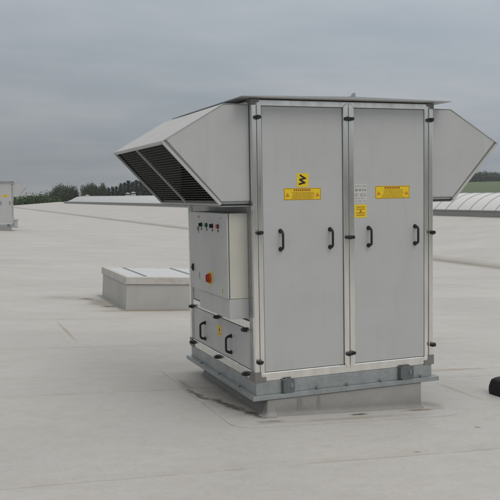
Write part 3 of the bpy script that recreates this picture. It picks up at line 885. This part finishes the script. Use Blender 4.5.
# ------------------------------------------------------------------ small roof fans behind the barrel
def roof_fan(x, y, s, hh, label):
    z = zr(x, y)
    r = empty('roof_fan', (x, y, z))
    tag(r, label, 'roof fan', 'roof fans along the ridge')
    b = MB(); b.box(-0.55 * s, 0.55 * s, -0.55 * s, 0.55 * s, -0.1, hh, M['vent'], 0.02); b.build('fan_curb', r)
    b = MB(); b.cyl((0, 0, hh + 0.001), (0, 0, 1), 0.42 * s, 0.25 * s, M['dark_gap'], 24); b.build('fan_throat', r)
    b = MB(); b.cyl((0, 0, hh + 0.25 * s), (0, 0, 1), 0.60 * s, 0.14 * s, M['vent'], 28); b.cyl((0, 0, hh + 0.39 * s + .001), (0, 0, 1), 0.60 * s, 0.22 * s, M['vent'], 28, 0.22 * s); b.build('fan_cap', r)
    return r
roof_fan(25.4, 154.0, 0.80, 1.10, 'small pale roof fan behind the barrel rooflight, leftmost and farthest of three')
roof_fan(27.5, 127.5, 0.62, 1.50, 'small pale roof fan behind the barrel rooflight, middle of three')
roof_fan(26.9, 120.8, 0.62, 1.55, 'small pale roof fan behind the barrel rooflight, rightmost, beside the louvred hood')

# ------------------------------------------------------------------ black bag at the right
bag = empty('tool_bag', (2.37, 0.20, zr(2.37, 0.20)), (0, math.atan(SL), R(8)))
tag(bag, 'small black soft bag lying on the pale roof by the right edge', 'bag')
b2 = bmesh.new(); bmesh.ops.create_cube(b2, size=1)
bmesh.ops.subdivide_edges(b2, edges=b2.edges[:], cuts=7, use_grid_fill=True)
L_, H_, Wd = 0.40, 0.13, 0.24
for v in b2.verts:
    u, w_, t_ = v.co.x * 2, v.co.y * 2, v.co.z * 2
    k = (1 - 0.05 * abs(u) ** 4)
    q = 1 - 0.08 * max(0, t_) ** 2 - 0.10 * max(0, -t_) ** 3
    x = u * L_ / 2 * (1 - 0.06 * w_ * w_ * (1 if abs(u) > 0.9 else 0)) * (1 - 0.05 * max(0, t_))
    y = w_ * Wd / 2 * q * k
    z = H_ / 2 * (1 + t_ * (1 - 0.06 * abs(u) ** 4 * (t_ > 0) - 0.06 * abs(w_) ** 4 * (t_ > 0)))
    z += 0.006 * math.sin(9 * x + 17 * y) * (t_ > 0.2) + 0.004 * math.sin(31 * x - 12 * y) * (t_ > 0)
    y += 0.005 * math.sin(26 * x + 20 * z)
    v.co = Vector((x, y, max(z, 0.0)))
for f in b2.faces: f.smooth = True
b = MB(); b.merge(b2, M['cloth']); b.build('bag_body', bag)
b = MB(); b.tube([(-0.16, 0, 0.121), (-0.06, 0.0, 0.131), (0.06, 0, 0.131), (0.16, 0, 0.121)], 0.006, M['webbing'], 8); b.build('zip', bag)
for sy in (-1, 1):
    pts = []
    for k in range(13):
        a = math.pi * k / 12
        pts.append((0.10 * math.cos(a), sy * (0.108 - 0.07 * math.sin(a)), 0.05 + 0.085 * math.sin(a)))
    b = MB(); b.tube(pts, 0.009, M['webbing'], 8); b.build('carry_handle', bag)
# ------------------------------------------------------------------ land
CAM = Vector((-2.01, -5.1708, 1.65))
def ss(a, b_, v):
    t = max(0, min(1, (v - a) / (b_ - a))); return t * t * (3 - 2 * t)
def zg(x, y):
    dxx, dyy = x - CAM.x, y - CAM.y
    r = math.hypot(dxx, dyy); az = math.degrees(math.atan2(dxx, dyy))
    k = ss(20, 36, az) * (1 - ss(75, 110, az))
    return -8.6 + k * (13.4 * ss(190, 505, r) + 3.0 * ss(505, 900, r)) + (1 - k) * 6.5 * ss(350, 1500, r) + 0.8 * math.sin(x * 0.011) * math.sin(y * 0.013)
b = MB(); gi = b.mi(M['grass'])
rr = [0, 60, 120, 180, 220, 260, 300, 340, 380, 420, 460, 500, 540, 600, 700, 850, 1050, 1400, 1900, 2600, 3600]
nseg = 120
grid = []
for r in rr:
    grid.append([b.bm.verts.new((CAM.x + r * math.sin(2 * math.pi * k / nseg), CAM.y + r * math.cos(2 * math.pi * k / nseg),
                                 zg(CAM.x + r * math.sin(2 * math.pi * k / nseg), CAM.y + r * math.cos(2 * math.pi * k / nseg)))) for k in range(nseg)] if r else [b.bm.verts.new((CAM.x, CAM.y, -8.6))])
for i, (A, B) in enumerate(zip(grid, grid[1:])):
    for k in range(nseg):
        j = (k + 1) % nseg
        f = b.bm.faces.new((A[0], B[k], B[j])) if i == 0 else b.bm.faces.new((A[k], B[k], B[j], A[j]))
        f.material_index = gi; f.smooth = True
land = b.build('field'); tag(land, kind='structure')

def at(px, dist):
    """ground point seen in column px (photo pixels) at a distance"""
    X = (px - 250) / 813.76
    az = math.radians(21.0014) + math.atan(X)
    x, y = CAM.x + dist * math.sin(az), CAM.y + dist * math.cos(az)
    return x, y, zg(x, y)

# trees: each a trunk with limbs and a crown of small leaf clumps
def leaf_quads(b2, c, size, n, spread, rnd, flat=1.0):
    for _ in range(n):
        p = Vector(c) + Vector((rnd.gauss(0, spread), rnd.gauss(0, spread), rnd.gauss(0, spread * flat)))
        s = size * rnd.uniform(0.5, 1.2)
        u = Vector((rnd.gauss(0, 1), rnd.gauss(0, 1), rnd.gauss(0, 0.7))).normalized(); w = u.orthogonal().normalized()
        w = (Matrix.Rotation(rnd.uniform(0, 6.28), 3, u) @ w); t = u.cross(w)
        b2.faces.new([b2.verts.new(p + q) for q in (w * s, t * s * 0.7, -w * s, -t * s * 0.7)])

def tree_meshes(kind, seed):
    """returns (trunk mesh, crown mesh) for a tree about 1 unit = 1 m, 13 m high"""
    rnd = random.Random(seed)
    tr = MB(); cr = bmesh.new()
    if kind == 'conifer':
        H = 13.0
        tr.tube([(0, 0, -0.3), (0.05, 0, H * 0.5), (0, 0.05, H * 0.97)], 0.2, M['bark'], 8, [0.26, 0.15, 0.02])
        lev = 34
        for i in range(lev):
            f = i / (lev - 1); z = 1.5 + (H - 1.5) * f; rad = 2.5 * (1 - f) ** 0.75 * rnd.uniform(0.8, 1.15) + 0.12
            nb = max(3, int(11 * (1 - f) + 3))
            for k in range(nb):
                a = rnd.uniform(0, 6.28); rl = rad * rnd.uniform(0.5, 1.15)
                for s in range(5):
                    t = (s + 0.7) / 5.2
                    leaf_quads(cr, (math.cos(a) * rl * t, math.sin(a) * rl * t, z - 0.30 * rl * t + rnd.gauss(0, .15)), 0.19, 4, 0.16, rnd, 0.6)
        mat = M['needle']
    elif kind == 'bush':
        for k in range(5):
            a = rnd.uniform(0, 6.28); tr.tube([(0, 0, -0.2), (math.cos(a) * 0.8, math.sin(a) * 0.8, 2.5), (math.cos(a) * 1.6, math.sin(a) * 1.6, 5.0)], 0.1, M['bark'], 6, [0.14, 0.09, 0.03])
        for k in range(230):
            a = rnd.uniform(0, 6.28); h = rnd.random(); rad = 3.0 * math.sin(math.pi * min(1, 0.18 + 0.78 * h)) ** 0.7 * math.sqrt(rnd.uniform(0.15, 1))
            leaf_quads(cr, (math.cos(a) * rad, math.sin(a) * rad, 0.4 + 6.4 * h + rnd.gauss(0, .25)), 0.13, 26, 0.42, rnd)
        mat = M['hedge']
    else:
        H = rnd.uniform(12, 13.5); th = H * 0.36
        tr.tube([(0, 0, -0.3), (rnd.uniform(-.2, .2), 0.1, th), (rnd.uniform(-.4, .4), rnd.uniform(-.4, .4), H * 0.9)], 0.2, M['bark'], 8, [0.30, 0.22, 0.03])
        nl = 20
        for k in range(nl):
            a = k * 2.4 + rnd.uniform(-.4, .4); z0 = th * 0.75 + (H * 0.8 - th * 0.75) * k / nl
            ln = (4.0 if kind == 'broad' else 3.2) * (1 - 0.62 * abs(k / nl - 0.35)) * rnd.uniform(0.7, 1.1)
            p1 = (math.cos(a) * ln * 0.5, math.sin(a) * ln * 0.5, z0 + ln * 0.45); p2 = (math.cos(a) * ln, math.sin(a) * ln, z0 + ln * rnd.uniform(0.7, 1.0))
            tr.tube([(0, 0, z0), p1, p2], 0.06, M['bark'], 5, [0.10, 0.06, 0.02])
            n_c = 9 if kind == 'broad' else 6
            for s in range(n_c):
                t = 0.30 + 0.72 * s / n_c
                c = Vector(p1) * (1 - t) + Vector(p2) * t if t < 1 else Vector(p2)
                c += Vector((rnd.gauss(0, .45), rnd.gauss(0, .45), rnd.gauss(0, .35)))
                leaf_quads(cr, c, 0.20 if kind == 'broad' else 0.17, 34 if kind == 'broad' else 24, 0.46 if kind == 'broad' else 0.42, rnd)
                if kind == 'sparse' and s % 2 == 0:
                    tr.tube([p1, tuple(c)], 0.02, M['bark'], 4, [0.03, 0.012])
        mat = M['leaf'] if kind == 'broad' else M['spring_leaf']
    tm = tr.build('trunk'); cb = MB(); cb.merge(cr, mat); co_ = cb.build('crown', recalc=False)
    ms = (tm.data, co_.data)
    bpy.data.objects.remove(tm); bpy.data.objects.remove(co_)
    return ms
PROTO = {}
for kind, n in (('broad', 3), ('sparse', 3), ('conifer', 3), ('bush', 2)):
    PROTO[kind] = [tree_meshes(kind, 100 + i * 7 + len(kind)) for i in range(n)]
HT = {'broad': 13.4, 'sparse': 13.4, 'conifer': 13.1, 'bush': 7.9}
cnt = {'broad': 0, 'sparse': 0, 'conifer': 0, 'bush': 0}
def tree(kind, px, dist, top_px, label, group, name, wide=1.0):
    """top_px: photo row its tip reaches"""
    x, y, z = at(px, dist)
    hor = 191.1 - 0.0167 * (px - 250)
    ztop = CAM.z + (hor - top_px) / 813.76 * dist * math.cos(math.atan((px - 250) / 813.76))
    s = (ztop - z) / HT[kind]
    i = cnt[kind]; cnt[kind] += 1
    r = empty(name, (x, y, z - 0.1), (0, 0, (i * 2.4) % 6.28)); r.scale = (s * wide, s * wide, s)
    tag(r, label, 'bush' if kind == 'bush' else 'tree', group)
    tm, cm_ = PROTO[kind][i % len(PROTO[kind])]
    for nm, me in (('trunk', tm), ('crown', cm_)):
        o = bpy.data.objects.new(nm, me); col.objects.link(o); o.parent = r
    return r
G1 = 'bushes beyond the left end of the roof'
for k, (px, tp, wd) in enumerate(((18, 196, 1.9), (24, 194.5, 1.7), (30, 194, 1.7), (36, 193.5, 1.7), (43, 192, 1.6), (50, 193.0, 1.5))):
    tree('bush', px, 208 + (k * 5) % 9, tp, 'dense green bush in the hedge beyond the left roof edge', G1, 'hedge_bush', wd)
G2 = 'loose spring trees beyond the left roof edge'
for k, (px, tp, kd, wd) in enumerate(((53, 186.5, 'sparse', .8), (59, 182, 'sparse', .8), (64, 182, 'broad', .75), (69, 183, 'sparse', .7), (74, 184, 'broad', .62))):
    tree(kd, px, 232 + (k * 7) % 13, tp, 'thin-leaved tree in the clump just right of the green hedge', G2, 'leafy_tree', wd)
G3 = 'rounder leafy trees in the middle of the left treeline'
for k, (px, tp, wd) in enumerate(((90, 183, .6), (94, 181.5, .6), (100, 181.5, .66), (104, 185, .55))):
    tree('broad', px, 226 + (k * 7) % 12, tp, 'fuller leafy tree in the middle of the left treeline', G3, 'leafy_tree', wd)
G4 = 'dark conifers in the row behind the louvred hood'
for k, (px, tp) in enumerate(((110, 188.5), (114, 187), (118, 186.5), (122, 184), (126, 183), (130, 181), (134, 182.5), (138, 180.5), (142, 181.5), (146, 179.5), (150, 181), (155, 178.5), (160, 179), (166, 178), (173, 178))):
    tree('conifer', px, 224 + (k * 7) % 16, tp, 'dark conifer in the row that runs behind the louvred hood', G4, 'conifer', 1.3)
# low undergrowth under the treeline and the far wood on the hill: one mass each
def mass(name, cols, d0, h0, h1, mat, n, seed, size):
    rnd = random.Random(seed); cb = bmesh.new()
    for _ in range(n):
        px = rnd.uniform(*cols); d = d0 + rnd.uniform(-10, 30)
        x, y, z = at(px, d)
        hh = (h0 + (h1 - h0) * (0.5 + 0.5 * math.sin(px * 0.21 + 1.3 * math.sin(px * 0.083)))) * rnd.uniform(0.65, 1.05)
        for q in range(7):
            t = rnd.random(); w = 0.22 * hh * math.sqrt(max(0, 1 - t * t)) + 0.3
            leaf_quads(cb, (x + rnd.uniform(-w, w), y + rnd.uniform(-w, w), z + hh * t), size, 5, size, rnd)
    b = MB(); b.merge(cb, mat); o = b.build(name, recalc=False)
    tag(o, None, None, None, 'stuff'); return o
o = mass('undergrowth', (-30, 190), 226, 4.0, 6.2, M['leaf'], 520, 3, 0.32); o['label'] = 'low dark undergrowth filling in below the left treeline'; o['category'] = 'undergrowth'
o = mass('distant_wood', (180, 560), 515, 4.0, 5.8, M['wood'], 2200, 5, 0.5); o['label'] = 'dark distant wood along the top of the green hill at right'; o['category'] = 'wood'
o = mass('far_treeline', (-160, 200), 640, 4, 6.5, M['needle'], 700, 8, 1.0); o['label'] = 'far treeline low on the horizon behind the left trees'; o['category'] = 'wood'

rnd = random.Random(21); cb = bmesh.new()  # unseen wood behind the camera, placed to darken the posts' mid-height reflection
for _ in range(900):
    az = R(rnd.uniform(125, 275)); d = rnd.uniform(95, 135)
    x, y = CAM.x + d * math.sin(az), CAM.y + d * math.cos(az); hh = rnd.uniform(12, 18)
    for q in range(7): leaf_quads(cb, (x + rnd.uniform(-3, 3), y + rnd.uniform(-3, 3), zg(x, y) + hh * rnd.random()), 1.3, 4, 1.2, rnd)
b = MB(); b.merge(cb, M['leaf']); o = b.build('wood', recalc=False); tag(o, 'dense green wood added unseen behind the camera to darken the post reflections', 'wood', None, 'stuff')

# ------------------------------------------------------------------ air: a little haze over the land
hm = bpy.data.materials.new('thin_haze'); hm.use_nodes = True
ht = hm.node_tree
for n_ in list(ht.nodes):
    if n_.type != 'OUTPUT_MATERIAL': ht.nodes.remove(n_)
pv = ht.nodes.new('ShaderNodeVolumePrincipled')
pv.inputs['Color'].default_value = (0.86, 0.90, 0.95, 1); pv.inputs['Density'].default_value = 0.00032
pv.inputs['Anisotropy'].default_value = 0.2
ht.links.new(pv.outputs[0], [n_ for n_ in ht.nodes if n_.type == 'OUTPUT_MATERIAL'][0].inputs['Volume'])
hz = MB().box(-3700, 3700, -3700, 3700, -16, 32, hm).build('haze')
tag(hz, kind='stuff')

# ------------------------------------------------------------------ world: overcast sky
w = bpy.data.worlds.new('World'); scene.world = w; w.use_nodes = True
nt = w.node_tree; bg = nt.nodes['Background']
SUN_EL, SUN_AZ = R(50), R(165)                       # behind the camera, to the right
sky = nt.nodes.new('ShaderNodeTexSky'); sky.sky_type = 'NISHITA'; sky.sun_disc = False
sky.sun_elevation = SUN_EL; sky.sun_rotation = SUN_AZ; sky.air_density = 1.0; sky.dust_density = 3.0
tc = nt.nodes.new('ShaderNodeTexCoord').outputs['Generated']
sx = nt.nodes.new('ShaderNodeSeparateXYZ'); nt.links.new(tc, sx.inputs[0])
el = math_(nt, 'MAXIMUM', sx.outputs[2], 0.0)
# project the cloud deck on a plane overhead so that it flattens towards the horizon
k = math_(nt, 'DIVIDE', 1.0, math_(nt, 'ADD', el, 0.10))
cx = nt.nodes.new('ShaderNodeCombineXYZ')
nt.links.new(math_(nt, 'MULTIPLY', sx.outputs[0], k), cx.inputs[0]); nt.links.new(math_(nt, 'MULTIPLY', sx.outputs[1], k), cx.inputs[1])
n1 = noise(nt, cx.outputs[0], 0.55, 6, 0.52)
n2 = noise(nt, cx.outputs[0], 1.7, 5, 0.5, (0.6, 1, 1))
f = math_(nt, 'ADD', math_(nt, 'MULTIPLY', n1, 0.7), math_(nt, 'MULTIPLY', n2, 0.3))
cloud = mix(nt, ramp(nt, f, [(0.38, 0), (0.63, 1)]), (2.48, 2.80, 3.10), (3.40, 3.58, 3.78))
grad = math_(nt, 'ADD', 0.87, math_(nt, 'MULTIPLY', el, 2.15))          # overcast sky: about 3x brighter overhead
cloud = mix(nt, ramp(nt, el, [(0.22, 0), (0.55, 1)]), cloud, (3.30, 3.22, 3.06))   # thinner, warmer cloud overhead
grad = math_(nt, 'ADD', grad, math_(nt, 'MULTIPLY', math_(nt, 'MAXIMUM', math_(nt, 'SUBTRACT', el, 0.30), 0.0), 0.45))
side = math_(nt, 'ADD', math_(nt, 'MULTIPLY', sx.outputs[0], 0.93), math_(nt, 'MULTIPLY', sx.outputs[1], -0.36))   # cloud thins to the east
grad = math_(nt, 'MULTIPLY', grad, math_(nt, 'ADD', 1.03, math_(nt, 'MULTIPLY', side, 0.38)))
cl = nt.nodes.new('ShaderNodeVectorMath'); cl.operation = 'SCALE'
nt.links.new(cloud, cl.inputs[0]); nt.links.new(grad, cl.inputs['Scale'])
skyc = mix(nt, 0.94, sky.outputs[0], cl.outputs[0])
nt.links.new(skyc, bg.inputs['Color']); bg.inputs['Strength'].default_value = 0.1

sl = bpy.data.lights.new('sun', 'SUN'); sl.energy = 0.5; sl.angle = R(25); sl.color = (1.0, 0.96, 0.90)
so = bpy.data.objects.new('sun', sl); col.objects.link(so)
# direction towards the sun: azimuth measured from +Y clockwise, like the sky's rotation
sd = Vector((math.sin(SUN_AZ) * math.cos(SUN_EL), math.cos(SUN_AZ) * math.cos(SUN_EL), math.sin(SUN_EL)))
so.rotation_euler = sd.to_track_quat('Z', 'Y').to_euler()
so.location = sd * 50

# ------------------------------------------------------------------ camera
cd_ = bpy.data.cameras.new('camera'); cam = bpy.data.objects.new('camera', cd_); col.objects.link(cam)
yaw, pitch, roll = R(-21.0014), R(4.1368), R(0.9552)
F = Vector((-math.sin(yaw), math.cos(yaw), 0)); Rt = Vector((math.cos(yaw), math.sin(yaw), 0)); U = Vector((0, 0, 1))
F2 = math.cos(pitch) * F - math.sin(pitch) * U; U2 = math.sin(pitch) * F + math.cos(pitch) * U
r_ = math.cos(roll) * Rt - math.sin(roll) * U2; u_ = math.sin(roll) * Rt + math.cos(roll) * U2
mw = Matrix((r_, u_, -F2)).transposed().to_4x4(); mw.translation = CAM
cam.matrix_world = mw
cd_.sensor_width = 36; cd_.lens = 813.76 / 500 * 36; cd_.clip_start = 0.1; cd_.clip_end = 8000
scene.camera = cam
scene.view_settings.view_transform = 'Standard'; scene.view_settings.look = 'None'
scene.view_settings.exposure = 0.12; scene.view_settings.gamma = 1
try: scene.view_settings.use_curve_mapping = False
except Exception: pass
scene.render.engine = 'CYCLES'
scene.cycles.use_denoising = True
